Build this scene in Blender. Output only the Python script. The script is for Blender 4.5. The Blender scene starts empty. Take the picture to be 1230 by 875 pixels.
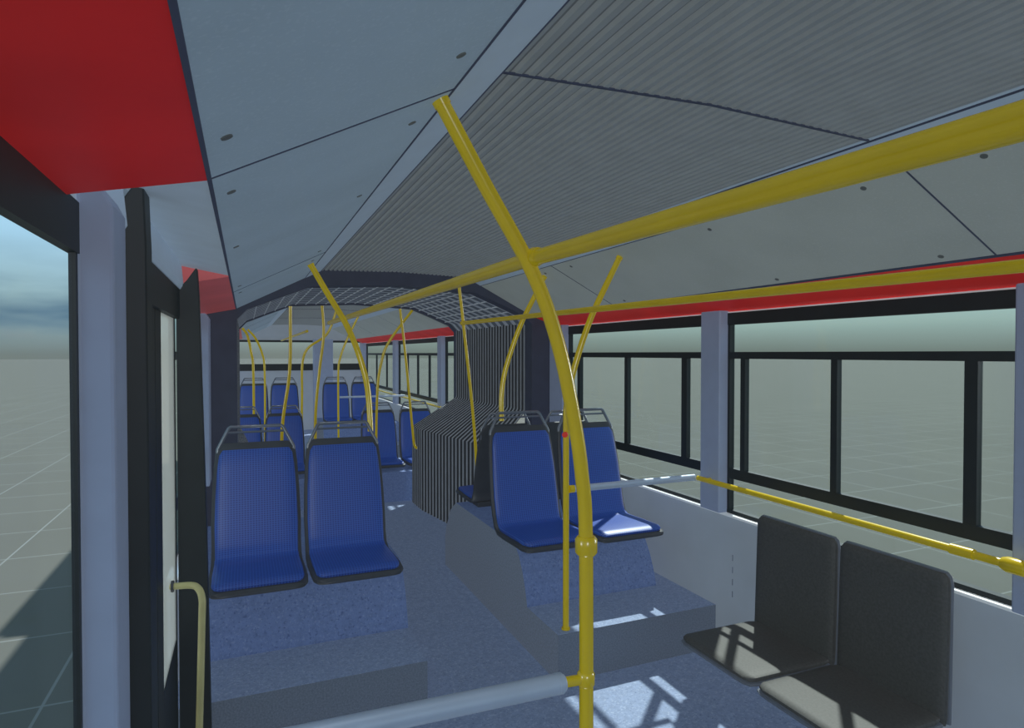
import bpy, math, random
from mathutils import Vector
random.seed(4)
S = bpy.context.scene
COL = S.collection
PI = math.pi

# ------------------------------------------------------------------ materials
def L3(*c): return tuple(c)+(1.0,)

def mat(name, rgb, rough=0.6, metal=0.0, noise=0.08, nscale=12, spec=0.3, speck=None):
    m = bpy.data.materials.new(name); m.use_nodes = True
    nt = m.node_tree; N = nt.nodes; L = nt.links
    b = N['Principled BSDF']
    b.inputs['Roughness'].default_value = rough
    b.inputs['Metallic'].default_value = metal
    b.inputs['Specular IOR Level'].default_value = spec
    c = rgb
    tc = N.new('ShaderNodeTexCoord')
    nz = N.new('ShaderNodeTexNoise'); nz.inputs['Scale'].default_value = nscale; nz.inputs['Detail'].default_value = 5
    L.new(tc.outputs['Object'], nz.inputs['Vector'])
    rp = N.new('ShaderNodeValToRGB')
    rp.color_ramp.elements[0].position = 0.3; rp.color_ramp.elements[1].position = 0.7
    rp.color_ramp.elements[0].color = tuple(max(0, v*(1-noise)) for v in c[:3])+(1,)
    rp.color_ramp.elements[1].color = tuple(min(1, v*(1+noise)) for v in c[:3])+(1,)
    L.new(nz.outputs['Fac'], rp.inputs['Fac'])
    out = rp.outputs['Color']
    if speck:
        for (sc, lo, hi, amt, col) in speck:
            v = N.new('ShaderNodeTexNoise'); v.inputs['Scale'].default_value = sc; v.inputs['Detail'].default_value = 1
            L.new(tc.outputs['Object'], v.inputs['Vector'])
            r2 = N.new('ShaderNodeMapRange'); r2.inputs[1].default_value = lo; r2.inputs[2].default_value = hi; r2.inputs[4].default_value = amt
            L.new(v.outputs['Fac'], r2.inputs[0])
            mx = N.new('ShaderNodeMix'); mx.data_type = 'RGBA'
            L.new(r2.outputs[0], mx.inputs[0]); L.new(out, mx.inputs[6]); mx.inputs[7].default_value = col
            out = mx.outputs[2]
    L.new(out, b.inputs['Base Color'])
    return m

M = {}
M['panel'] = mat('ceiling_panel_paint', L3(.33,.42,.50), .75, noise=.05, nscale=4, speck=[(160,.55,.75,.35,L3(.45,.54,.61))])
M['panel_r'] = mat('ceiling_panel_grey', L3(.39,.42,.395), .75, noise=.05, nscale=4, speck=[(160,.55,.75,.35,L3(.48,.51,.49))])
M['pale'] = mat('door_cove_paint', L3(.55,.64,.72), .7, noise=.04)
M['strip'] = mat('ceiling_strip', L3(.40,.49,.59), .6, noise=.03)
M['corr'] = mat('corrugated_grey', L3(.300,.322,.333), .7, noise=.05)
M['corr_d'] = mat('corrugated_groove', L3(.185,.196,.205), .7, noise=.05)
M['red'] = mat('red_paint', L3(.78,.024,.020), .5, noise=.12, nscale=3)
M['red_lit'] = mat('lit_red_paint', L3(.72,.14,.14), .5, noise=.08, nscale=3)  # same red paint, its pinker lit look put into the colour
M['joint'] = mat('dark_joint', L3(.05,.06,.10), .7)
M['black'] = mat('black_frame', L3(.018,.023,.025), .5)
M['arch'] = mat('arch_plastic', L3(.045,.052,.080), .6)
M['lilac'] = mat('lilac_pillar', L3(.26,.31,.43), .6, noise=.04)
M['wall'] = mat('wall_panel', L3(.37,.41,.455), .7, noise=.04, nscale=5)
M['sill'] = mat('white_sill', L3(.85,.87,.88), .5)
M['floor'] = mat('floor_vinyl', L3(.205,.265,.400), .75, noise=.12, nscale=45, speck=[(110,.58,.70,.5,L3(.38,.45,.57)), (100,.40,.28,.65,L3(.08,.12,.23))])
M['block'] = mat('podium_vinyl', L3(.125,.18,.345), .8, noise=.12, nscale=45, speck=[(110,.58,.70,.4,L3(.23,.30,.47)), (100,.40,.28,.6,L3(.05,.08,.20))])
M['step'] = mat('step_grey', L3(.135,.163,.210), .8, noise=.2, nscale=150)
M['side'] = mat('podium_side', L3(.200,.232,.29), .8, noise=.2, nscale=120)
M['yellow'] = mat('yellow_paint', L3(.56,.41,.01), .24, noise=.04, spec=.7)
M['olive'] = mat('olive_handle', L3(.36,.34,.16), .45)
M['metal'] = mat('grey_metal', L3(.36,.43,.53), .4, metal=.2, noise=.04, spec=.5)
M['handle'] = mat('seat_handle_metal', L3(.10,.115,.140), .25, metal=.0, noise=.04, spec=.9)
M['shell'] = mat('seat_shell', L3(.042,.047,.054), .5)
M['black_seat'] = mat('charcoal_seat', L3(.064,.065,.062), .6, noise=.15, nscale=120)
M['rim'] = mat('charcoal_seat_rim', L3(.11,.125,.15), .5)
M['dark'] = mat('pleat_black', L3(.032,.036,.042), .8)
M['pleat'] = mat('pleat_grey', L3(.25,.27,.30), .7)
M['troof'] = mat('tunnel_roof', L3(.34,.37,.42), .8)
M['troof_d'] = mat('tunnel_roof_groove', L3(.10,.12,.15), .8)
M['wire'] = mat('tunnel_roof_wire', L3(.50,.54,.58), .6)
M['redbtn'] = mat('red_button', L3(.7,.05,.03), .4)
M['fast'] = mat('fastener', L3(.10,.11,.11), .6)

def fabric():
    m = bpy.data.materials.new('blue_dot_fabric'); m.use_nodes = True
    nt = m.node_tree; N = nt.nodes; L = nt.links; b = N['Principled BSDF']
    b.inputs['Roughness'].default_value = .42; b.inputs['Specular IOR Level'].default_value = .4
    tc = N.new('ShaderNodeTexCoord'); sx = N.new('ShaderNodeSeparateXYZ'); L.new(tc.outputs['Object'], sx.inputs[0])
    def mth(op, a, bb=None):
        n = N.new('ShaderNodeMath'); n.operation = op
        for i, v in enumerate((a, bb)):
            if v is None: continue
            if isinstance(v, (int, float)): n.inputs[i].default_value = v
            else: L.new(v, n.inputs[i])
        return n.outputs[0]
    k = 2*PI/0.012
    u = mth('SINE', mth('MULTIPLY', sx.outputs[0], k))
    yz = mth('ADD', sx.outputs[2], sx.outputs[1])
    v = mth('SINE', mth('MULTIPLY', yz, k))
    p = mth('MAXIMUM', u, v)
    r = N.new('ShaderNodeMapRange'); r.inputs[1].default_value = .0; r.inputs[2].default_value = 1; L.new(p, r.inputs[0])
    mx = N.new('ShaderNodeMix'); mx.data_type = 'RGBA'; L.new(r.outputs[0], mx.inputs[0])
    mx.inputs[6].default_value = L3(.018,.042,.21); mx.inputs[7].default_value = L3(.038,.100,.38)
    L.new(mx.outputs[2], b.inputs['Base Color'])
    return m
M['fabric'] = fabric()

def glass(name, tint, g=.05, pale_mix=0, hc=L3(.8,.8,.7)):
    m = bpy.data.materials.new(name); m.use_nodes = True
    nt = m.node_tree; N = nt.nodes; L = nt.links
    N.remove(N['Principled BSDF'])
    t = N.new('ShaderNodeBsdfTransparent'); t.inputs[0].default_value = tint
    gl = N.new('ShaderNodeBsdfGlossy'); gl.inputs['Roughness'].default_value = .08
    mx = N.new('ShaderNodeMixShader'); mx.inputs[0].default_value = g; L.new(t.outputs[0], mx.inputs[1]); L.new(gl.outputs[0], mx.inputs[2])
    out = mx.outputs[0]
    if pale_mix:
        d = N.new('ShaderNodeBsdfDiffuse'); d.inputs[0].default_value = hc
        m2 = N.new('ShaderNodeMixShader'); m2.inputs[0].default_value = pale_mix; L.new(out, m2.inputs[1]); L.new(d.outputs[0], m2.inputs[2]); out = m2.outputs[0]
    L.new(out, N['Material Output'].inputs['Surface'])
    return m
M['glass'] = glass('tinted_glass', L3(.88,.93,.92), .04)
M['glass_c'] = glass('clear_glass', L3(.95,.98,.99), .03)
M['glass_d'] = glass('brightened_door_glass', L3(.97,.97,.94), .03, .45, L3(.92,.93,.86))  # pale diffuse share stands in for the bright light in the door pane

def ground_mat():
    m = bpy.data.materials.new('grid_ground'); m.use_nodes = True
    nt = m.node_tree; N = nt.nodes; L = nt.links; b = N['Principled BSDF']
    b.inputs['Roughness'].default_value = .9; b.inputs['Specular IOR Level'].default_value = .1
    g = N.new('ShaderNodeNewGeometry'); sx = N.new('ShaderNodeSeparateXYZ'); L.new(g.outputs['Position'], sx.inputs[0])
    outs = []
    for a in (0, 1):
        pp = N.new('ShaderNodeMath'); pp.operation = 'PINGPONG'; pp.inputs[1].default_value = .5; L.new(sx.outputs[a], pp.inputs[0])
        c = N.new('ShaderNodeMath'); c.operation = 'LESS_THAN'; c.inputs[1].default_value = .008; L.new(pp.outputs[0], c.inputs[0]); outs.append(c.outputs[0])
    mm = N.new('ShaderNodeMath'); mm.operation = 'MAXIMUM'; L.new(outs[0], mm.inputs[0]); L.new(outs[1], mm.inputs[1])
    nz = N.new('ShaderNodeTexNoise'); nz.inputs['Scale'].default_value = .4; L.new(g.outputs['Position'], nz.inputs['Vector'])
    rp = N.new('ShaderNodeValToRGB'); rp.color_ramp.elements[0].color = L3(.094,.096,.083); rp.color_ramp.elements[1].color = L3(.108,.110,.096)
    L.new(nz.outputs['Fac'], rp.inputs['Fac'])
    mx = N.new('ShaderNodeMix'); mx.data_type = 'RGBA'; L.new(mm.outputs[0], mx.inputs[0]); L.new(rp.outputs[0], mx.inputs[6]); mx.inputs[7].default_value = L3(.17,.18,.17)
    L.new(mx.outputs[2], b.inputs['Base Color'])
    return m
M['ground'] = ground_mat()

# ------------------------------------------------------------------ mesh helpers
class MB:
    def __init__(s): s.v = []; s.f = []; s.m = []
    def add(s, vs, fs, mi=0):
        n = len(s.v); s.v += [tuple(p) for p in vs]
        for f in fs: s.f.append([i+n for i in f]); s.m.append(mi)
        return s
    def box(s, x0, x1, y0, y1, z0, z1, mi=0):
        vs = [(x0,y0,z0),(x1,y0,z0),(x1,y1,z0),(x0,y1,z0),(x0,y0,z1),(x1,y0,z1),(x1,y1,z1),(x0,y1,z1)]
        return s.add(vs, [(0,3,2,1),(4,5,6,7),(0,1,5,4),(1,2,6,5),(2,3,7,6),(3,0,4,7)], mi)
    def prism_x(s, prof, x0, x1, mi=0):
        n = len(prof)
        vs = [(x0,p[0],p[1]) for p in prof]+[(x1,p[0],p[1]) for p in prof]
        fs = [tuple(range(n-1,-1,-1)), tuple(range(n,2*n))]+[(i,(i+1)%n,n+(i+1)%n,n+i) for i in range(n)]
        return s.add(vs, fs, mi)
    def prism_y(s, prof, y0, y1, mi=0):
        n = len(prof)
        vs = [(p[0],y0,p[1]) for p in prof]+[(p[0],y1,p[1]) for p in prof]
        fs = [tuple(range(n)), tuple(range(2*n-1,n-1,-1))]+[(i,n+i,n+(i+1)%n,(i+1)%n) for i in range(n)]
        return s.add(vs, fs, mi)
    def slab_y(s, pts, th, y0, y1, mi=0):
        prof = list(pts)+[(p[0], p[1]+th) for p in reversed(pts)]
        return s.prism_y(prof, y0, y1, mi)
    def tube(s, pts, r, n=14, mi=0):
        P = [Vector(p) for p in pts]; rings = []
        ref = None
        for i, p in enumerate(P):
            if i == 0: t = P[1]-P[0]
            elif i == len(P)-1: t = P[-1]-P[-2]
            else: t = (P[i+1]-P[i]).normalized()+(P[i]-P[i-1]).normalized()
            t.normalize()
            if ref is None:
                ref = Vector((0,0,1)) if abs(t.z) < .8 else Vector((0,1,0))
            a = (ref - t*ref.dot(t)).normalized(); b = t.cross(a); ref = a
            rr = r[i] if isinstance(r, (list, tuple)) else r
            rings.append([p+(a*math.cos(2*PI*k/n)+b*math.sin(2*PI*k/n))*rr for k in range(n)])
        vs = [v for ring in rings for v in ring]; fs = []
        for i in range(len(P)-1):
            for k in range(n):
                fs.append((i*n+k, i*n+(k+1)%n, (i+1)*n+(k+1)%n, (i+1)*n+k))
        fs.append(tuple(range(n-1,-1,-1))); fs.append(tuple((len(P)-1)*n+k for k in range(n)))
        return s.add(vs, fs, mi)
    def panel(s, st, off=0, mi=0, n=24):
        k = len(st); rings = []
        for i in range(k):
            a = st[max(0,i-1)]; b = st[min(k-1,i+1)]
            d = Vector((b[0]-a[0], b[1]-a[1])); d.normalize(); nn = Vector((-d.y, d.x))
            y, z, w, t = st[i]
            c = Vector((y, z))+nn*off
            ring = []
            for j in range(n):
                an = 2*PI*j/n; cx, cy = math.cos(an), math.sin(an)
                px = math.copysign(abs(cx)**.35, cx)*w; pn = math.copysign(abs(cy)**.5, cy)*t/2
                q = c+nn*pn
                ring.append((px, q.x, q.y))
            rings.append(ring)
        vs = [v for r in rings for v in r]; fs = []
        for i in range(k-1):
            for j in range(n): fs.append((i*n+j, (i+1)*n+j, (i+1)*n+(j+1)%n, i*n+(j+1)%n))
        fs.append(tuple(range(n))); fs.append(tuple((k-1)*n+j for j in range(n-1,-1,-1)))
        return s.add(vs, fs, mi)

def chain_loc(o):
    v = Vector((0,0,0))
    while o is not None: v += o.location; o = o.parent
    return v

import bmesh
def build(name, mb, mats, parent=None, smooth=False, bevel=0, local=False, kind=None):
    if not isinstance(mats, (list, tuple)): mats = [mats]
    if parent is None:
        xs = [v[0] for v in mb.v]; ys = [v[1] for v in mb.v]; zs = [v[2] for v in mb.v]
        loc = Vector(((min(xs)+max(xs))/2, (min(ys)+max(ys))/2, min(zs))); sub = loc
    else:
        loc = Vector((0,0,0)); sub = Vector((0,0,0)) if local else chain_loc(parent)
    me = bpy.data.meshes.new(name)
    me.from_pydata([tuple(Vector(v)-sub) for v in mb.v], [], mb.f)
    for m in mats: me.materials.append(m)
    for p, mi in zip(me.polygons, mb.m): p.material_index = mi
    bm = bmesh.new(); bm.from_mesh(me); bmesh.ops.recalc_face_normals(bm, faces=bm.faces); bm.to_mesh(me); bm.free()
    if smooth:
        me.polygons.foreach_set('use_smooth', [True]*len(me.polygons))
    me.update()
    o = bpy.data.objects.new(name, me); COL.objects.link(o); o.location = loc; o.parent = parent
    if smooth:
        try: me.set_sharp_from_angle(angle=math.radians(40))
        except Exception: pass
    if bevel:
        b = o.modifiers.new('bevel', 'BEVEL'); b.width = bevel; b.segments = 2; b.limit_method = 'ANGLE'
    if kind: o['kind'] = kind
    return o

def tag(o, label=None, cat=None, group=None, kind=None):
    if label: o['label'] = label
    if cat: o['category'] = cat
    if group: o['group'] = group
    if kind: o['kind'] = kind
    return o

def empty(name, loc, label=None, cat=None, group=None, kind=None, rz=0):
    o = bpy.data.objects.new(name, None); COL.objects.link(o); o.location = loc; o.rotation_euler = (0,0,rz)
    o.empty_display_size = .1
    return tag(o, label, cat, group, kind)

def spline(pts, n=8):
    P = [Vector(p) for p in pts]; P = [P[0]*2-P[1]]+P+[P[-1]*2-P[-2]]; out = []
    for i in range(1, len(P)-2):
        p0, p1, p2, p3 = P[i-1:i+3]
        for k in range(n):
            t = k/n
            out.append(.5*((2*p1)+(p2-p0)*t+(2*p0-5*p1+4*p2-p3)*t*t+(3*p1-p0-3*p2+p3)*t**3))
    out.append(P[-2]); return out

# ------------------------------------------------------------------ dimensions
XL, XR, XC = -.25, 2.2, .975
YF0, YA, YB, YE = -2.5, 4.35, 6.3, 13.0
SEG = [(YF0, YA), (YB, YE)]

# ---- setting
fl = build('floor', MB().box(XL-.01, XR+.05, YF0, YE, -.06, 0), M['floor'], kind='structure')
tag(fl, 'speckled blue vinyl bus floor running down the aisle', 'floor')
gr = build('ground', MB().box(-250, 250, -250, 250, -.45, -.36), M['ground'], kind='structure')
tag(gr, 'flat grey green ground with thin grid lines outside the windows', 'ground')

# corrugated ceiling
c = MB(); nr = 36
x0, x1 = XC-.511, XC+.511
for a, b in SEG:
    rows = []
    for i in range(nr):
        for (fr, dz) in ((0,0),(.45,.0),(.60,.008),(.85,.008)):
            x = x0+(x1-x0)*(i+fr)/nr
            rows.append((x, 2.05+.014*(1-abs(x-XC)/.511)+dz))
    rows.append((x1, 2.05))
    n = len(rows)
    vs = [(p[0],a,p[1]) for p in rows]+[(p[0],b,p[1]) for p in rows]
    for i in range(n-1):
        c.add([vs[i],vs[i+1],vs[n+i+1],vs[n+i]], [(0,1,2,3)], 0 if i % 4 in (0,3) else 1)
    c.slab_y([(x0,2.066),(XC,2.082),(x1,2.066)], .02, a, b)
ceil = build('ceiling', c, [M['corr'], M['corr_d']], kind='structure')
tag(ceil, 'grey ribbed central ceiling panel', 'ceiling')
j = MB()
for yj in (-.9, 1.15, 8.3, 10.4):
    j.slab_y([(x0,2.0475),(XC,2.0615),(x1,2.0475)], .004, yj-.003, yj+.003)
build('joint_line', j, M['joint'], ceil)

def sidept(side, X):
    return (X if side < 0 else 2*XC-X)
tn = 0
def trim(mb, m, label, bevel=0, parent=None):
    global tn
    tn += 1
    o = build('trim_%d' % tn, mb, m, kind='structure', bevel=bevel)
    return tag(o, label, 'trim')
for side in (-1, 1):
    nm = 'left' if side < 0 else 'right'
    q = MB(); s2 = MB()
    for a, b in SEG:
        q.slab_y([(sidept(side,-.052),1.784),(sidept(side,.365),1.998)], .02, a, b)
        s2.slab_y([(sidept(side,.365),1.996),(sidept(side,.464),2.047),(sidept(side,.470),2.052)], .02, a, b)
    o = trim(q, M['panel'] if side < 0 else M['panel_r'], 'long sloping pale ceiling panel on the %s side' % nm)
    trim(s2, M['strip'], 'smooth strip between ribbed ceiling and %s sloping panel' % nm)
    jj = MB()
    for yj in (-.9, 1.14, 3.2, 8.3, 10.4):
        jj.slab_y([(sidept(side,-.052),1.7825),(sidept(side,.365),1.9965)], .004, yj-.0025, yj+.0025)
    jj.slab_y([(sidept(side,-.055),1.778),(sidept(side,-.049),1.7825)], .02, YF0, YA)
    jj.slab_y([(sidept(side,.362),1.994),(sidept(side,.366),1.9955)], .02, YF0, YA)
    jj.slab_y([(sidept(side,.462),2.0445),(sidept(side,.466),2.0465)], .01, YF0, YA)
    build('joint_line', jj, M['joint'], o)
    for yj in (-.9, 1.12, 2.1, 3.2):
        for dy in ((-.16,.16) if yj != 2.1 else (-.17,)):
            for X in (-.022, .318):
                x = sidept(side, X); z = 1.784+.5132*(X+.052)-.001
                nx = .4567*(1 if side < 0 else -1); n = Vector((nx,0,-.8896))
                p = Vector((x, yj+dy, z))
                build('fastener', MB().tube([p+n*.001, p-n*.004], .0085, 16), M['fast'], o, smooth=True)

# red / pale cove strips
r = MB(); r.slab_y([(2.0,1.784),(2.21,1.706)], .02, YF0, YA); r.slab_y([(2.0,1.784),(2.21,1.706)], .02, YB, YE)
trim(r, M['red'], 'red strip above the windows on the right')
r = MB().slab_y([(XL-.01,1.737),(-.05,1.782)], .09, YF0, 1.14)
trim(r, M['red'], 'wide red strip above the near left window')
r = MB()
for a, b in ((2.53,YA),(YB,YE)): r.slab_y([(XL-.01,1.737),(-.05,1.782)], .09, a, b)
trim(r, M['red_lit'], 'red strip with a pinker lit tone in its colour above the left windows past the door')
r = MB().slab_y([(XL-.01,1.812),(-.21,1.812),(-.05,1.784)], .02, 1.14, 2.53)
r.box(XL-.012,XL-.002,1.13,2.54,1.725,1.83)
trim(r, M['pale'], 'pale strip over the left door')
r = MB()
for a, b in SEG: r.box(XR-.004, XR+.03, a, b, 1.699, 1.706)
trim(r, M['sill'], 'thin white bead under the red strip on the right')

# walls
w = MB()
for a, b in SEG:
    w.box(XR, XR+.05, a, b, -.3, .70)
wr = build('wall_right', w, M['wall'], kind='structure'); tag(wr, 'pale panelled lower wall under the right windows', 'wall')
s = MB()
for a, b in SEG: s.box(XR-.028, XR+.055, a, b, .70, .712)
build('sill', s, M['sill'], wr, bevel=.003)
s = MB()
for z in (.30,.36,.42,.48): s.box(XR-.0012, XR+.001, 2.42, 2.4225, z, z+.03)
build('seam', s, M['joint'], wr)
w = MB()
for a, b in ((YF0,1.34),(2.5,YA),(YB,YE)):
    w.box(XL-.010, XL, a, b, -.3, .70)
wl = build('wall_left', w, M['wall'], kind='structure'); tag(wl, 'pale panelled lower wall under the left windows', 'wall')
s = MB()
for a, b in ((YF0,1.22),(2.5,YA),(YB,YE)): s.box(XL-.010, XL+.028, a, b, .70, .712)
build('sill', s, M['sill'], wl, bevel=.003)

def pillar(side, a, b, label, zt=1.738):
    if side > 0: mb = MB().box(XR-.055, XR+.03, a, b, .712, 1.712)
    else:
        xo = XL-.002 if not 2.4 < a < 2.6 else -.218
        mb = MB().prism_y([(xo,.712),(XL+.05,.712),(XL+.05,zt-.03),(XL+.035,zt),(xo,zt)], a, b)
    return trim(mb, M['lilac'], label, bevel=.006)
pillar(1, -.40, -.26, 'lilac window pillar on the right behind the viewpoint')
pillar(1, 1.03, 1.17, 'lilac window pillar at the right edge of the picture')
pillar(1, 2.46, 2.60, 'lilac window pillar above the rail corner on the right')
pillar(1, 4.13, 4.345, 'lilac window pillar beside the joint on the right')
for (a, b) in ((6.305,6.4),(7.25,7.42),(9.75,9.95),(12.6,12.98)):
    pillar(1, a, b, 'lilac window pillar in the far section at %s' % {6.305:'the joint',7.25:'the nearest far window',9.75:'the middle of the far windows',12.6:'the far corner'}[a])
pillar(-1, -.40, -.26, 'lilac window pillar on the left behind the viewpoint')
pillar(-1, 1.22, 1.34, 'lilac window pillar just before the left door', zt=1.775)
pillar(-1, 2.505, 2.62, 'lilac window pillar just past the left door')
pillar(-1, 4.13, 4.345, 'lilac window pillar beside the joint on the left')
for (a, b) in ((6.305,6.4),(9.75,9.95),(12.6,12.98)): pillar(-1, a, b, 'left far section pillar')

wn = 0
def window(side, a, b, mull, transom, label, top=1.642, gm='glass'):
    global wn
    wn += 1
    if side > 0: X = XR+.012; h = .014; tt = 1.70
    else: X = XL-.005; h = .004; tt = 1.745
    xa, xb = X-h, X+h
    root = empty('window_%d' % wn, (X, (a+b)/2, .712), label, 'window', kind='structure')
    f = MB(); f.box(xa-.002, xb+.002, a, b, .712, .730); f.box(xa-.004, xb+.004, a, b, top, tt)
    f.box(xa-.001, xb+.001, a, a+.014, .73, top); f.box(xa-.001, xb+.001, b-.014, b, .73, top)
    build('frame', f, M['black'], root)
    if transom:
        t = MB(); t.box(xa, xb, a+.014, b-.014, 1.475, 1.508); build('transom', t, M['black'], root)
        t = MB(); t.box(xa, xb, a+.014, b-.014, .885, .935); build('sash_rail', t, M['black'], root)
    for (m_, wd) in mull:
        t = MB(); t.box(xa+.001, xb-.001, m_-wd/2, m_+wd/2, .935, 1.475); build('mullion', t, M['black'], root)
    g = MB(); g.box(X-.002, X+.002, a+.01, b-.01, .72, top+.01)
    build('pane', g, M[gm], root)
window(1, -2.48, -.40, [(-1.4,.04)], True, 'tinted right side window behind the viewpoint')
window(1, -.26, 1.03, [(.4,.05)], True, 'tinted right side window beside the viewpoint')
window(1, 1.17, 2.46, [(1.325,.042),(1.85,.030),(2.36,.030)], True, 'nearest large tinted window above the two charcoal seats')
window(1, 2.60, 4.13, [(2.80,.045),(3.37,.034),(3.98,.04)], True, 'tinted window beside the right pair of blue seats')
window(1, 6.40, 7.25, [(6.8,.03)], True, 'small tinted window right after the joint')
window(1, 7.42, 9.75, [(8.0,.03),(8.6,.03),(9.2,.03)], True, 'long tinted window in the far section, nearer one')
window(1, 9.95, 12.6, [(10.7,.03),(11.6,.03)], True, 'long tinted window in the far section, farther one')
window(-1, -2.48, -.40, [], False, 'left side window behind the viewpoint', top=1.66, gm='glass_c')
window(-1, -.26, 1.22, [], False, 'clear left side window at the left edge of the picture', top=1.662, gm='glass_c')
window(-1, 2.62, 4.13, [], True, 'left window past the door')
window(-1, 6.40, 9.75, [(8.0,.03)], True, 'left window in the far section')
window(-1, 9.95, 12.6, [(11.2,.03)], True, 'farthest left window in the far section')

# left door
dr = empty('door_1', (-.22, 1.92, 0), 'black framed glazed double door on the left', 'door', kind='structure')
build('header', MB().box(-.245,-.208,1.40,2.45,1.62,1.722), M['black'], dr)
build('header_panel', MB().prism_y([(-.25,1.722),(-.205,1.722),(-.198,1.735),(-.205,1.815),(-.25,1.815)],1.34,2.49), M['strip'], dr)
for (a, b, wa, wb_) in ((1.41,1.915,.085,.04),(1.925,2.44,.125,.015)):
    f = MB()
    x0_, x1_ = -.231, -.222
    f.box(x0_,x1_,a,a+wa,0.02,1.66); f.box(x0_,x1_,b-wb_,b,0.02,1.66)
    f.box(x0_,x1_,a+wa,b-wb_,1.62,1.66); f.box(x0_,x1_,a+wa,b-wb_,0.02,.52)
    lf = build('leaf_frame', f, M['black'], dr, bevel=.002)
    build('pane', MB().box(-.228,-.225,a+wa-.01,b-wb_+.005,.50,1.63), M['glass_d'], lf)
trim(MB().prism_y([(-.25,0),(-.165,0),(-.168,1.70),(-.172,1.826),(-.177,1.829),(-.205,1.785),(-.225,1.745),(-.25,1.722)],1.345,1.42), M['black'], 'black curved door post before the left door', bevel=.003)
trim(MB().prism_y([(-.219,0),(-.118,0),(-.130,.9),(-.148,1.70),(-.153,1.795),(-.158,1.797),(-.185,1.755),(-.219,1.715)],2.45,2.50), M['black'], 'black curved door post after the left door', bevel=.003)

# ends
wf = MB(); wf.box(XL-.05,XR+.05,YF0-.05,YF0,-.3,.9); wf.box(XL-.05,XR+.05,YF0-.05,YF0,1.75,2.1)
for xx in ((XL-.05,XL+.1),(XR-.1,XR+.05)): wf.box(xx[0],xx[1],YF0-.05,YF0,.9,1.75)
tag(build('wall_front', wf, M['wall'], kind='structure'), 'plain end wall behind the viewpoint', 'wall')
wb = MB(); wb.box(XL-.05,XR+.05,YE,YE+.05,-.3,1.17); wb.box(XL-.05,XR+.05,YE,YE+.05,1.74,2.1)
wb.box(XL-.05,-.16,YE,YE+.05,1.17,1.74); wb.box(XR-.06,XR+.05,YE,YE+.05,1.17,1.74)
wk = build('wall_back', wb, M['wall'], kind='structure'); tag(wk, 'white end wall of the far section', 'wall')
trim(MB().box(1.22,1.58,YE-.25,YE-.01,0,1.78), M['lilac'], 'white upright cabinet column at the far end', bevel=.01)
bw = empty('window_%d' % (wn+1), (.5,YE,1.17), 'wide window in the far end wall with dark lower bar', 'window', kind='structure')
build('frame', MB().box(-.16,XR-.06,YE-.02,YE+.02,1.17,1.30).box(-.16,XR-.06,YE-.02,YE+.02,1.72,1.76), M['black'], bw)
build('pane', MB().box(-.16,XR-.06,YE+.022,YE+.026,1.20,1.75), M['glass_c'], bw)

# ---- joint
inner = [(-.05,0),(-.05,1.72),(.01,1.785),(.20,1.865),(.40,1.945),(.975,1.975),(1.55,1.945),(1.75,1.865),(1.94,1.785),(2.0,1.72),(2.0,0)]
outer = [(-.26,0),(-.26,1.75),(-.25,1.76),(-.04,1.80),(.45,2.075),(.975,2.09),(1.5,2.075),(1.99,1.80),(2.2,1.76),(2.25,1.75),(2.25,0)]
def arch(y0, y1):
    mb = MB(); n = len(inner)
    vs = [(p[0],y0,p[1]) for p in inner]+[(p[0],y0,p[1]) for p in outer]+[(p[0],y1,p[1]) for p in inner]+[(p[0],y1,p[1]) for p in outer]
    fs = []
    for i in range(n-1):
        fs += [(i,i+1,n+i+1,n+i),(2*n+i,3*n+i,3*n+i+1,2*n+i+1),(i,2*n+i,2*n+i+1,i+1),(n+i,n+i+1,3*n+i+1,3*n+i)]
    fs += [(0,n,3*n,2*n),(n-1,3*n-1,4*n-1,2*n-1)]
    return mb.add(vs, fs)
trim(arch(4.35,4.48), M['arch'], 'dark blue arch frame where the bus joint begins')
trim(arch(6.22,6.30), M['arch'], 'second dark arch frame at the far side of the joint')

bel = empty('articulation_bellows', (XC, 5.35, 0), 'striped black and grey pleated bellows around the bus joint', 'bellows')
def pleats(section, ya, yb, pitch, depth, axis, rf=.5, ramp=.06):
    mb = MB(); y = ya; rows = []
    while y < yb-.001:
        rows += [(y, 0), (y+pitch*rf, 0), (y+pitch*(rf+ramp), depth), (y+pitch*(1-ramp), depth)]
        y += pitch
    rows.append((min(y, yb+.02), 0))
    prev = None
    for k, (yy, d) in enumerate(rows):
        P = section(yy); R = [(p[0]+axis(p)[0]*d, yy, p[1]+axis(p)[1]*d) for p in P]
        if prev is not None:
            n = len(R); mi = 0 if (k % 4) == 1 else 1
            mb.add(prev+R, [(i, i+1, n+i+1, n+i) for i in range(n-1)], mi)
        prev = R
    return mb
def xl(y):
    t = max(0, min(1, (y-4.48)/1.4)); return 1.76-.22*t
secR = lambda y: [(xl(y),0.0),(xl(y),.77),(1.99,1.04),(2.0,1.06),(2.0,1.74)]
secL = lambda y: [(.06,0.0),(.06,.60),(-.04,.82),(-.05,.84),(-.05,1.74)]
build('pleated_side', pleats(secR, 4.48, 6.22, .066, .028, lambda p: (1,0), .42, .2), [M['pleat'], M['dark']], bel)
build('pleated_side', pleats(secL, 4.48, 6.22, .066, .028, lambda p: (-1,0), .42, .2), [M['pleat'], M['dark']], bel)
roof = [(p[0], p[1]+.012) for p in inner[1:-1]]
build('pleated_roof', pleats(lambda y: roof, 4.485, 6.22, .16, .006, lambda p: (0,1), .45), [M['troof'], M['troof_d']], bel)
cov = [(-.09,1.55),(-.09,1.80),(.38,2.0),(.975,2.04),(1.57,2.0),(2.04,1.80),(2.04,1.55)]
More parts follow.
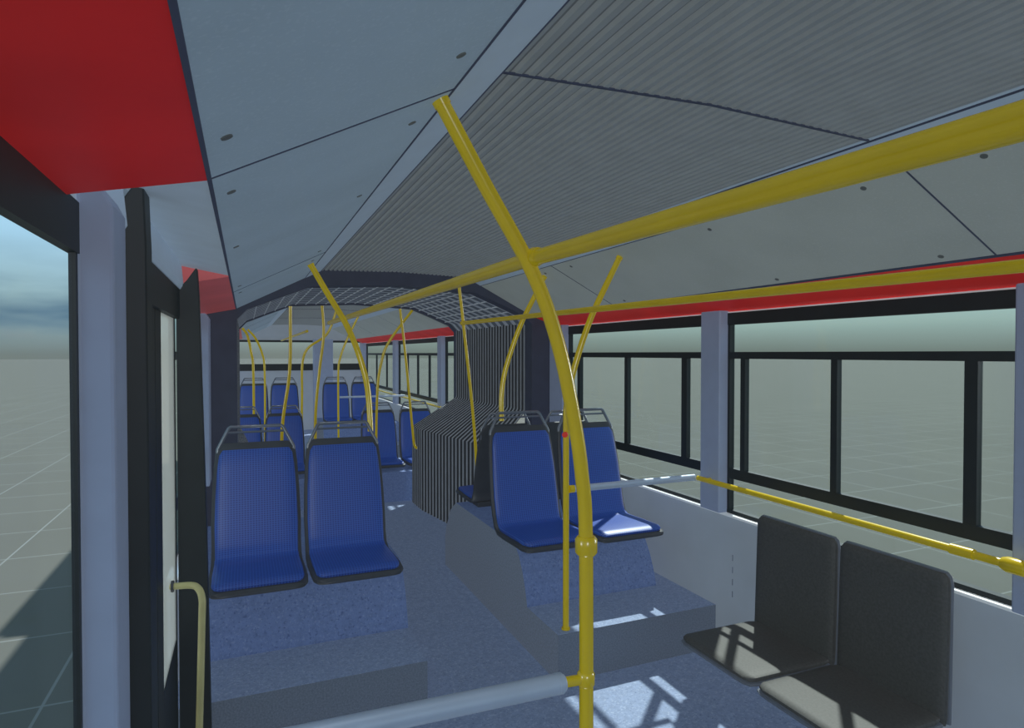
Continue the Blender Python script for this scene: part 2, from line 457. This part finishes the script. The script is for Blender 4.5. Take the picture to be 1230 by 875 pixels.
cv = MB(); cvs = [(p[0],4.40,p[1]) for p in cov]+[(p[0],6.25,p[1]) for p in cov]; nc = len(cov)
cv.add(cvs, [(i,i+1,nc+i+1,nc+i) for i in range(nc-1)])
build('sun_block_cover', cv, M['dark'], bel)  # unseen cover added to stop sun leaking in at the joint roof
ms = MB()
for i in range(1, 22):
    x = -.02+i*.0905
    for a, b in zip(roof[:-1], roof[1:]):
        if a[0] <= x < b[0]:
            z = a[1]+(b[1]-a[1])*(x-a[0])/(b[0]-a[0]); ms.box(x-.0025,x+.0025,4.485,6.22,z-.004,z+.004)
build('roof_wire', ms, M['wire'], bel)

# ---- podiums
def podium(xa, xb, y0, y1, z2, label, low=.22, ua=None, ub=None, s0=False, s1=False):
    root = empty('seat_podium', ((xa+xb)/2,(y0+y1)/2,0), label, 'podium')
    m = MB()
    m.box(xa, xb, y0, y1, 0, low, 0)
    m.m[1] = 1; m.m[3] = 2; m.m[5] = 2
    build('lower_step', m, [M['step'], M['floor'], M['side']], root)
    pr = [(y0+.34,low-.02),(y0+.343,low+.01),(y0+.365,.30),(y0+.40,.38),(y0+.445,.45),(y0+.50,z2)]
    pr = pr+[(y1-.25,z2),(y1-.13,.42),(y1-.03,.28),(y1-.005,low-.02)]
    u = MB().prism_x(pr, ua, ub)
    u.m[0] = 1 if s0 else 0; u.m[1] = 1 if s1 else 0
    build('upper_block', u, [M['block'], M['side']], root)
ZP = .495
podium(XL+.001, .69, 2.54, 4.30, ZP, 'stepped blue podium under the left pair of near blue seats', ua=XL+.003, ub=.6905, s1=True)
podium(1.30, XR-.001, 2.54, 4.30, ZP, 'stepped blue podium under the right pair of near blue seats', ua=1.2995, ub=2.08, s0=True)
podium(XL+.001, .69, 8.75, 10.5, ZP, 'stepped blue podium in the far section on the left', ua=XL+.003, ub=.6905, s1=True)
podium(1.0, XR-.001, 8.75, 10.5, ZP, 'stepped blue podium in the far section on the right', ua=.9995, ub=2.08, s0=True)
for (xa, xb, lb) in ((XL+.001,.70,'low podium past the joint on the left'),(1.12,XR-.001,'low podium past the joint on the right')):
    tag(build('seat_podium', MB().box(xa,xb,6.32,7.2,0,.30), M['block'], bevel=.006), lb, 'podium')

# ---- blue seats
def make_seat():
    root = empty('bus_seat', (0,0,0))
    b = .035
    sh = [(-.012,.0+b,.155,.02),(-.006,.006+b,.178,.030),(.02,.010+b,.193,.034),(.10,.012+b,.198,.034),(.25,.006+b,.198,.034),(.34,.006+b,.196,.034),
          (.385,.030+b,.194,.034),(.412,.085+b,.194,.032),(.435,.17+b,.196,.030),(.465,.31+b,.192,.028),(.495,.44+b,.185,.026),(.508,.500+b,.178,.026),(.514,.528+b,.164,.024),(.518,.545+b,.144,.018)]
    build('seat_shell', MB().panel(sh), M['shell'], root, smooth=True, local=True)
    cu = [(.001,.010+b,.153,.014),(.011,.013+b,.170,.024),(.04,.014+b,.179,.032),(.18,.010+b,.182,.032),(.30,.006+b,.181,.030),(.345,.008+b,.180,.030),(.372,.022+b,.179,.026)]
    build('seat_cushion', MB().panel(cu, .018), M['fabric'], root, smooth=True, local=True)
    ba = [(.372,.020+b,.177,.024),(.392,.040+b,.178,.028),(.412,.085+b,.179,.030),(.435,.17+b,.181,.030),(.465,.31+b,.177,.030),(.493,.43+b,.170,.028),(.505,.488+b,.162,.024),(.510,.512+b,.147,.014)]
    build('backrest', MB().panel(ba, .017), M['fabric'], root, smooth=True, local=True)
    h = MB()
    lp = [(-.172,.500,.45+b),(-.168,.511,.52+b),(-.122,.525,.612+b),(-.112,.527,.620+b)]
    lp = lp+[(-p[0],p[1],p[2]) for p in reversed(lp)]
    h.tube(lp, .0085, 10)
    build('grab_handle', h, M['handle'], root, smooth=True, local=True)
    build('handle_crossbar', MB().tube([(-.128,.524,.594+b),(.128,.524,.594+b)], .0055, 8), M['handle'], root, smooth=True, local=True)
    build('mounting_bracket', MB().box(-.15,.15,.26,.38,.0,.035), M['shell'], root, bevel=.006, local=True)
    return root
def copy_tree(o, parent=None):
    kids = [k for k in bpy.data.objects if k.parent == o]
    c = o.copy(); COL.objects.link(c); c.parent = parent
    for k in kids: copy_tree(k, c)
    return c
seats = [
 (.045,2.75,ZP,0,'blue dotted bus seat nearest the left door, in the front left pair'),
 (.450,2.75,ZP,0,'blue dotted bus seat on the aisle in the front left pair'),
 (1.440,2.79,ZP,0,'blue bus seat behind the bent yellow pole, aisle side of the near right pair'),
 (1.868,2.79,ZP,0,'blue dotted bus seat next to the window in the near right pair'),
 (1.540,4.22,ZP,PI,'blue seat turned away toward the joint, back to back with the right aisle seat'),
 (1.970,4.22,ZP,PI,'blue seat turned away toward the joint, next to the right window'),
 (1.33,6.42,.302,0,'low blue seat past the joint just left of the striped bellows'),
 (1.745,6.42,.302,0,'low blue seat past the joint partly hidden by the striped bellows'),
 (-.042,6.42,.302,0,'low blue seat past the joint at the left wall behind the front left seats'),
 (.365,6.42,.302,0,'low blue seat past the joint seen in the gap between the front left seats'),
 (.10,9.10,ZP,0,'far blue seat at the left wall on the raised podium'),
 (.51,9.10,ZP,0,'far blue seat on the aisle side of the left raised podium'),
 (1.22,9.10,ZP,0,'far blue seat on the aisle side of the right raised podium'),
 (1.63,9.10,ZP,0,'far blue seat nearer the window on the right raised podium'),
]
proto = make_seat()
bpy.context.view_layer.update()
for i, (x, y, z, rz, lb) in enumerate(seats):
    o = proto if i == 0 else copy_tree(proto)
    o.location = (x, y, z); o.rotation_euler = (0,0,rz)
    if i in (2, 3): o.scale = (1.06, 1, 1.02)
    if i in (4, 5): o.scale = (1, .94, .95)
    tag(o, lb, 'bus seat', 'blue bus seats')

# ---- charcoal wall seats
def make_fold():
    root = empty('folding_seat', (0,0,0))
    cu = [(0,.0,.165,.014),(.008,.002,.185,.022),(.03,.003,.195,.028),(.36,.0,.197,.028),(.39,.0,.19,.02)]
    build('seat_cushion', MB().panel(cu), M['black_seat'], root, smooth=True, local=True)
    cr = [(-.006,-.014,.170,.010),(.004,-.013,.192,.016),(.03,-.012,.201,.018),(.39,-.014,.201,.018)]
    build('cushion_rim', MB().panel(cr), M['rim'], root, smooth=True, local=True)
    ba = [(.405,-.02,.197,.02),(.406,.0,.199,.034),(.420,.43,.199,.034),(.421,.450,.194,.030),(.421,.461,.182,.018)]
    build('backrest', MB().panel(ba), M['black_seat'], root, smooth=True, local=True)
    bs = [(.428,-.02,.200,.02),(.429,.43,.203,.022),(.430,.455,.197,.020),(.430,.466,.184,.014)]
    build('backrest_shell', MB().panel(bs), M['rim'], root, smooth=True, local=True)
    for z0, z1 in ((-.01,.06),(.22,.30)):
        build('wall_bracket', MB().box(-.05,.05,.435,.562,z0,z1), M['shell'], root, bevel=.004, local=True)
    return root
f1 = make_fold(); bpy.context.view_layer.update(); f2 = copy_tree(f1)
for o, y, lb in ((f1,1.905,'charcoal side-facing wall seat farther from the viewpoint, under the near window'),(f2,1.49,'charcoal side-facing wall seat closest to the bottom right corner')):
    o.location = (1.635, y, .335); o.rotation_euler = (0,0,-PI/2); tag(o, lb, 'folding seat', 'charcoal wall seats')

# ---- poles and rails
R = .0155
def pole(name, pts, label, r=R, base=True, top=True, mat_='yellow', sm=True, group=None, cat='pole'):
    root = empty(name, pts[0], label, cat, group)
    P = spline(pts, 8) if sm else [Vector(p) for p in pts]
    build('tube', MB().tube(P, r), M[mat_], root, smooth=True)
    if base:
        p = Vector(pts[0]); build('floor_flange', MB().tube([p, p+Vector((0,0,.008))], r*1.4, 16), M[mat_], root, smooth=True)
    if top:
        p = P[-1]; d = (P[-2]-P[-1]).normalized(); build('ceiling_cap', MB().tube([p+d*.008, p-d*.004], r*1.12, 16), M[mat_], root, smooth=True)
    return root
p1 = pole('bent_pole', [(.672,1.18,0),(.672,1.18,.6),(.670,1.18,1.10),(.660,1.18,1.24),(.641,1.18,1.36),(.603,1.18,1.52),(.545,1.18,1.665),(.440,1.18,1.835),(.350,1.18,1.985)],
     'large bent yellow pole closest to the viewpoint with two collars')
for z, rr, hh in ((1.088,.024,.020),(.80,.019,.016)):
    c_ = MB().tube([(.671,1.18,z-hh),(.671,1.18,z-hh*.7),(.671,1.18,z+hh*.7),(.671,1.18,z+hh)], [rr*.8,rr,rr,rr*.8], 18)
    build('collar', c_, M['yellow'], p1, smooth=True)
build('rail_clamp', MB().tube([(.545,1.15,1.697),(.545,1.165,1.697),(.545,1.205,1.697),(.545,1.215,1.697)], [.017,.020,.020,.017], 16), M['yellow'], p1, smooth=True)
gr_ = empty('guard_rail', (.3,1.18,.80), 'thick grey guard rail from the near bent pole toward the left', 'rail')
build('tube', MB().tube([(.612,1.18,.802),(-.16,1.18,.815)], .0215, 18), M['metal'], gr_, smooth=True)
build('connector', MB().tube([(.655,1.18,.80),(.620,1.18,.802),(.606,1.18,.802)], [.011,.011,.014], 14), M['yellow'], gr_, smooth=True)
build('end_cap', MB().tube([(.618,1.18,.802),(.600,1.18,.802)], [.017,.0222], 18), M['metal'], gr_, smooth=True)

rail = empty('ceiling_rail', (.545,1,1.68), 'long thick yellow ceiling rail left of the aisle centre', 'rail')
build('tube', MB().tube([(.545,-2.45,1.665),(.545,.3,1.677),(.545,1.2,1.696),(.545,4.6,1.716)], .0155, 18), M['yellow'], rail, smooth=True)
rail2 = empty('ceiling_rail', (1.42,1,1.68), 'thin yellow ceiling rail on the right near the red strip', 'rail')
build('tube', MB().tube([(1.42,-2.45,1.655),(1.42,.76,1.674),(1.42,2.5,1.697),(1.42,4.26,1.716)], .0140, 16), M['yellow'], rail2, smooth=True)
build('end_cap', MB().tube([(1.42,4.24,1.716),(1.42,4.275,1.716)], .017, 16), M['yellow'], rail2, smooth=True)
rail3 = empty('ceiling_rail', (.545,6.3,1.70), 'yellow ceiling rail in the far section left of the aisle', 'rail')
build('tube', MB().tube([(.545,6.35,1.715),(.545,11,1.715)], .0140, 14), M['yellow'], rail3, smooth=True)

p2 = pole('bent_pole', [(1.36,2.58,.222),(1.36,2.58,.7),(1.36,2.58,1.15),(1.364,2.58,1.27),(1.387,2.58,1.38),(1.435,2.58,1.53),(1.496,2.58,1.68),(1.57,2.58,1.82),(1.645,2.58,1.957)],
     'bent yellow pole standing on the right step with a red stop button', r=.0145)
build('stop_button', MB().tube([(1.346,2.56,1.13),(1.335,2.545,1.13)], .013, 14), M['redbtn'], p2, smooth=True)
pole('bent_pole', [(.605,3.35,1.09),(.600,3.37,1.25),(.585,3.38,1.37),(.545,3.40,1.52),(.485,3.40,1.66),(.39,3.40,1.82),(.312,3.40,1.957)], 'bent yellow pole rising from the handle of the front left aisle seat', base=False)
pole('bent_pole', [(1.362,3.38,1.11),(1.365,3.39,1.25),(1.387,3.40,1.38),(1.435,3.40,1.53),(1.496,3.40,1.68),(1.57,3.40,1.82),(1.645,3.40,1.957)], 'bent yellow pole rising from the handle of the right aisle seat', base=False, r=.0145)
pole('straight_pole', [(1.56,4.285,.24),(1.51,4.285,1.0),(1.43,4.28,1.72),(1.40,4.28,1.97)], 'straight yellow pole in front of the arch beside the striped bellows', r=.0115)
pole('bent_pole', [(1.20,6.38,.302),(1.22,6.38,1.1),(1.26,6.38,1.40),(1.34,6.38,1.62),(1.60,6.38,1.97)], 'bent yellow pole past the joint beside the low right seats', r=.013)
pole('straight_pole', [(1.64,6.05,.58),(1.57,6.05,.575),(1.52,6.05,.60),(1.495,6.05,.80),(1.43,6.05,1.50),(1.38,6.05,1.93)], 'leaning yellow pole with a hooked foot on the bellows', r=.013, base=False)
pole('bent_pole', [(.62,6.36,.302),(.62,6.36,.9),(.66,6.36,1.35),(.70,6.36,1.7),(.68,6.36,2.04)], 'yellow pole past the joint beside the low left aisle seat', r=.014)
pole('bent_pole', [(.56,7.3,0),(.57,7.3,1.0),(.60,7.3,1.5),(.84,7.3,1.72),(.96,7.3,2.04)], 'slender yellow pole in the far aisle left of centre', r=.013)
pole('straight_pole', [(.30,5.7,0),(.28,5.7,.80),(.345,5.7,1.35),(.355,5.7,1.90)], 'yellow pole inside the joint on the left', r=.014)
pole('bent_pole', [(1.17,8.9,.222),(1.17,8.9,1.2),(1.20,8.9,1.45),(1.30,8.9,1.72),(1.45,8.9,2.03)], 'distant bent yellow pole at the right raised podium', r=.014)
pole('bent_pole', [(.23,8.9,.222),(.23,8.9,1.25),(.20,8.9,1.5),(.12,8.9,1.7),(.03,8.9,1.81)], 'distant bent yellow pole at the left raised podium', r=.014)
pole('bent_pole', [(.08,7.6,0),(.08,7.6,1.25),(.06,7.6,1.5),(.02,7.6,1.7),(-.03,7.6,1.78)], 'distant bent yellow pole closest to the left wall', r=.014)

sr = empty('window_rail', (2.1,1.8,.87), 'yellow horizontal rail along the near right window', 'rail')
build('tube', MB().tube([(2.1,2.56,.872),(2.1,1.62,.870),(2.1,1.12,.868),(2.1,-.3,.868)], .013, 14), M['yellow'], sr, smooth=True)
build('collar', MB().tube([(2.1,1.32,.869),(2.1,1.25,.869)], .017, 14), M['yellow'], sr, smooth=True)
build('clamp', MB().tube([(2.1,1.17,.868),(2.1,1.155,.868),(2.1,1.09,.868),(2.1,1.075,.868)], [.018,.024,.024,.018], 16), M['yellow'], sr, smooth=True)
for y in (1.12, 2.52): build('wall_bracket', MB().tube([(2.1,y,.868),(XR-.05,y,.868)], .010, 10), M['yellow'], sr, smooth=True)
gr2 = empty('guard_rail', (1.7,2.58,.87), 'grey guard rail from the right bent pole to the window pillar', 'rail')
build('tube', MB().tube([(1.378,2.58,.872),(2.092,2.58,.872)], .0165, 14), M['metal'], gr2, smooth=True)
build('end_cap', MB().tube([(1.376,2.58,.872),(1.40,2.58,.872)], .018, 14), M['yellow'], gr2, smooth=True)
sr2 = empty('window_rail', (2.1,8.6,.87), 'yellow horizontal rail along the far right windows', 'rail')
build('tube', MB().tube([(2.1,6.45,.87),(2.1,11,.87)], .013, 10), M['yellow'], sr2, smooth=True)
gr3 = empty('guard_rail', (1.7,8.9,.87), 'distant grey guard rail before the far right seats', 'rail')
build('tube', MB().tube([(1.19,8.9,.90),(2.09,8.9,.90)], .014, 10), M['metal'], gr3, smooth=True)

dh = empty('grab_bar', (-.19,2.25,.5), 'olive bent grab bar beside the left door', 'handle')
build('tube', MB().tube(spline([(-.222,2.24,.765),(-.165,2.22,.768),(-.142,2.20,.762),(-.130,2.18,.735),(-.130,2.17,.68),(-.135,2.14,.45),(-.142,2.12,.22),(-.150,2.12,.16),(-.222,2.12,.15)],6), .0105, 14), M['olive'], dh, smooth=True)
build('mounting_flange', MB().tube([(-.221,2.24,.765),(-.213,2.24,.765)], .018, 14), M['shell'], dh, smooth=True)

# ------------------------------------------------------------------ light
w = bpy.data.worlds.new('World'); S.world = w; w.use_nodes = True
nt = w.node_tree; N = nt.nodes; L = nt.links; bg = N['Background']
tc = N.new('ShaderNodeTexCoord'); sx = N.new('ShaderNodeSeparateXYZ'); L.new(tc.outputs['Generated'], sx.inputs[0])
rp_ = N.new('ShaderNodeValToRGB'); e = rp_.color_ramp.elements
mr = N.new('ShaderNodeMapRange'); mr.inputs[1].default_value = -.2; mr.inputs[2].default_value = .8; L.new(sx.outputs[2], mr.inputs[0])
L.new(mr.outputs[0], rp_.inputs[0])
e[0].position = .18; e[0].color = L3(.20,.22,.20)
e[1].position = 1.0; e[1].color = L3(.25,.45,.62)
x = e.new(.200); x.color = L3(.205,.235,.215)
x = e.new(.222); x.color = L3(.30,.37,.35)
x = e.new(.245); x.color = L3(.41,.54,.52)
x = e.new(.275); x.color = L3(.48,.67,.69)
x = e.new(.35); x.color = L3(.46,.73,.92)
x = e.new(.55); x.color = L3(.34,.58,.80)
mp = N.new('ShaderNodeMapping'); mp.inputs['Scale'].default_value = (3,3,14); L.new(tc.outputs['Generated'], mp.inputs[0])
cn = N.new('ShaderNodeTexNoise'); cn.inputs['Scale'].default_value = 1.6; cn.inputs['Detail'].default_value = 4; L.new(mp.outputs[0], cn.inputs['Vector'])
fx = N.new('ShaderNodeMapRange'); fx.inputs[1].default_value = .05; fx.inputs[2].default_value = -.2; L.new(sx.outputs[0], fx.inputs[0])
fz = N.new('ShaderNodeValToRGB'); L.new(mr.outputs[0], fz.inputs[0])
fe = fz.color_ramp.elements; fe[0].position = .195; fe[0].color = L3(.1,.1,.1); fe[1].position = .36; fe[1].color = L3(0,0,0)
y_ = fe.new(.24); y_.color = L3(1,1,1)
y_ = fe.new(.29); y_.color = L3(.7,.7,.7)
fn = N.new('ShaderNodeMapRange'); fn.inputs[1].default_value = .35; fn.inputs[2].default_value = .60; fn.inputs[3].default_value = .45; L.new(cn.outputs['Fac'], fn.inputs[0])
m1 = N.new('ShaderNodeMath'); m1.operation = 'MULTIPLY'; L.new(fx.outputs[0], m1.inputs[0]); L.new(fz.outputs['Color'], m1.inputs[1])
m2 = N.new('ShaderNodeMath'); m2.operation = 'MULTIPLY'; L.new(m1.outputs[0], m2.inputs[0]); L.new(fn.outputs[0], m2.inputs[1])
mxw = N.new('ShaderNodeMix'); mxw.data_type = 'RGBA'; L.new(m2.outputs[0], mxw.inputs[0]); L.new(rp_.outputs[0], mxw.inputs[6]); mxw.inputs[7].default_value = L3(.10,.19,.28)
L.new(mxw.outputs[2], bg.inputs[0]); bg.inputs[1].default_value = 1.0

def sun(name, d, E, col=(1,1,1), shadow=True, ang=.5):
    l = bpy.data.lights.new(name, 'SUN'); l.energy = E; l.color = col; l.angle = math.radians(ang)
    l.use_shadow = shadow
    try: l.cycles.cast_shadow = shadow
    except Exception: pass
    o = bpy.data.objects.new(name, l); COL.objects.link(o)
    o.rotation_euler = Vector(d).to_track_quat('-Z','Y').to_euler(); o.location = (0,0,8)
sun('sun', (-.50,-.47,-.86), 6.6, (1,.98,.94), True, 1.0)
sun('added_fill_up', (.1,.1,1), .50, (.93,1,1), False, 8)  # added shadowless lamps for even ambient fill, no real source in the bus
sun('added_fill_down', (.1,.2,-1), .50, (.85,.93,1), False, 8)
sun('added_fill_along', (.25,1,-.2), .6, (.9,.95,1), False, 8)
sun('added_fill_right', (1,.2,-.1), .50, (.95,1,1), False, 8)
sun('added_fill_left', (-1,.1,-.1), .75, (.9,.95,1), False, 8)

S.view_settings.view_transform = 'Standard'
S.view_settings.look = 'None'

# ------------------------------------------------------------------ camera
cam = bpy.data.cameras.new('camera'); co = bpy.data.objects.new('camera', cam); COL.objects.link(co)
co.location = (0,0,1.5)
co.rotation_euler = (math.radians(90-.945), 0, -math.atan(320/758))
cam.sensor_width = 36; cam.sensor_fit = 'HORIZONTAL'; cam.lens = 36*758/1230; cam.clip_start = .02; cam.clip_end = 1000
S.camera = co
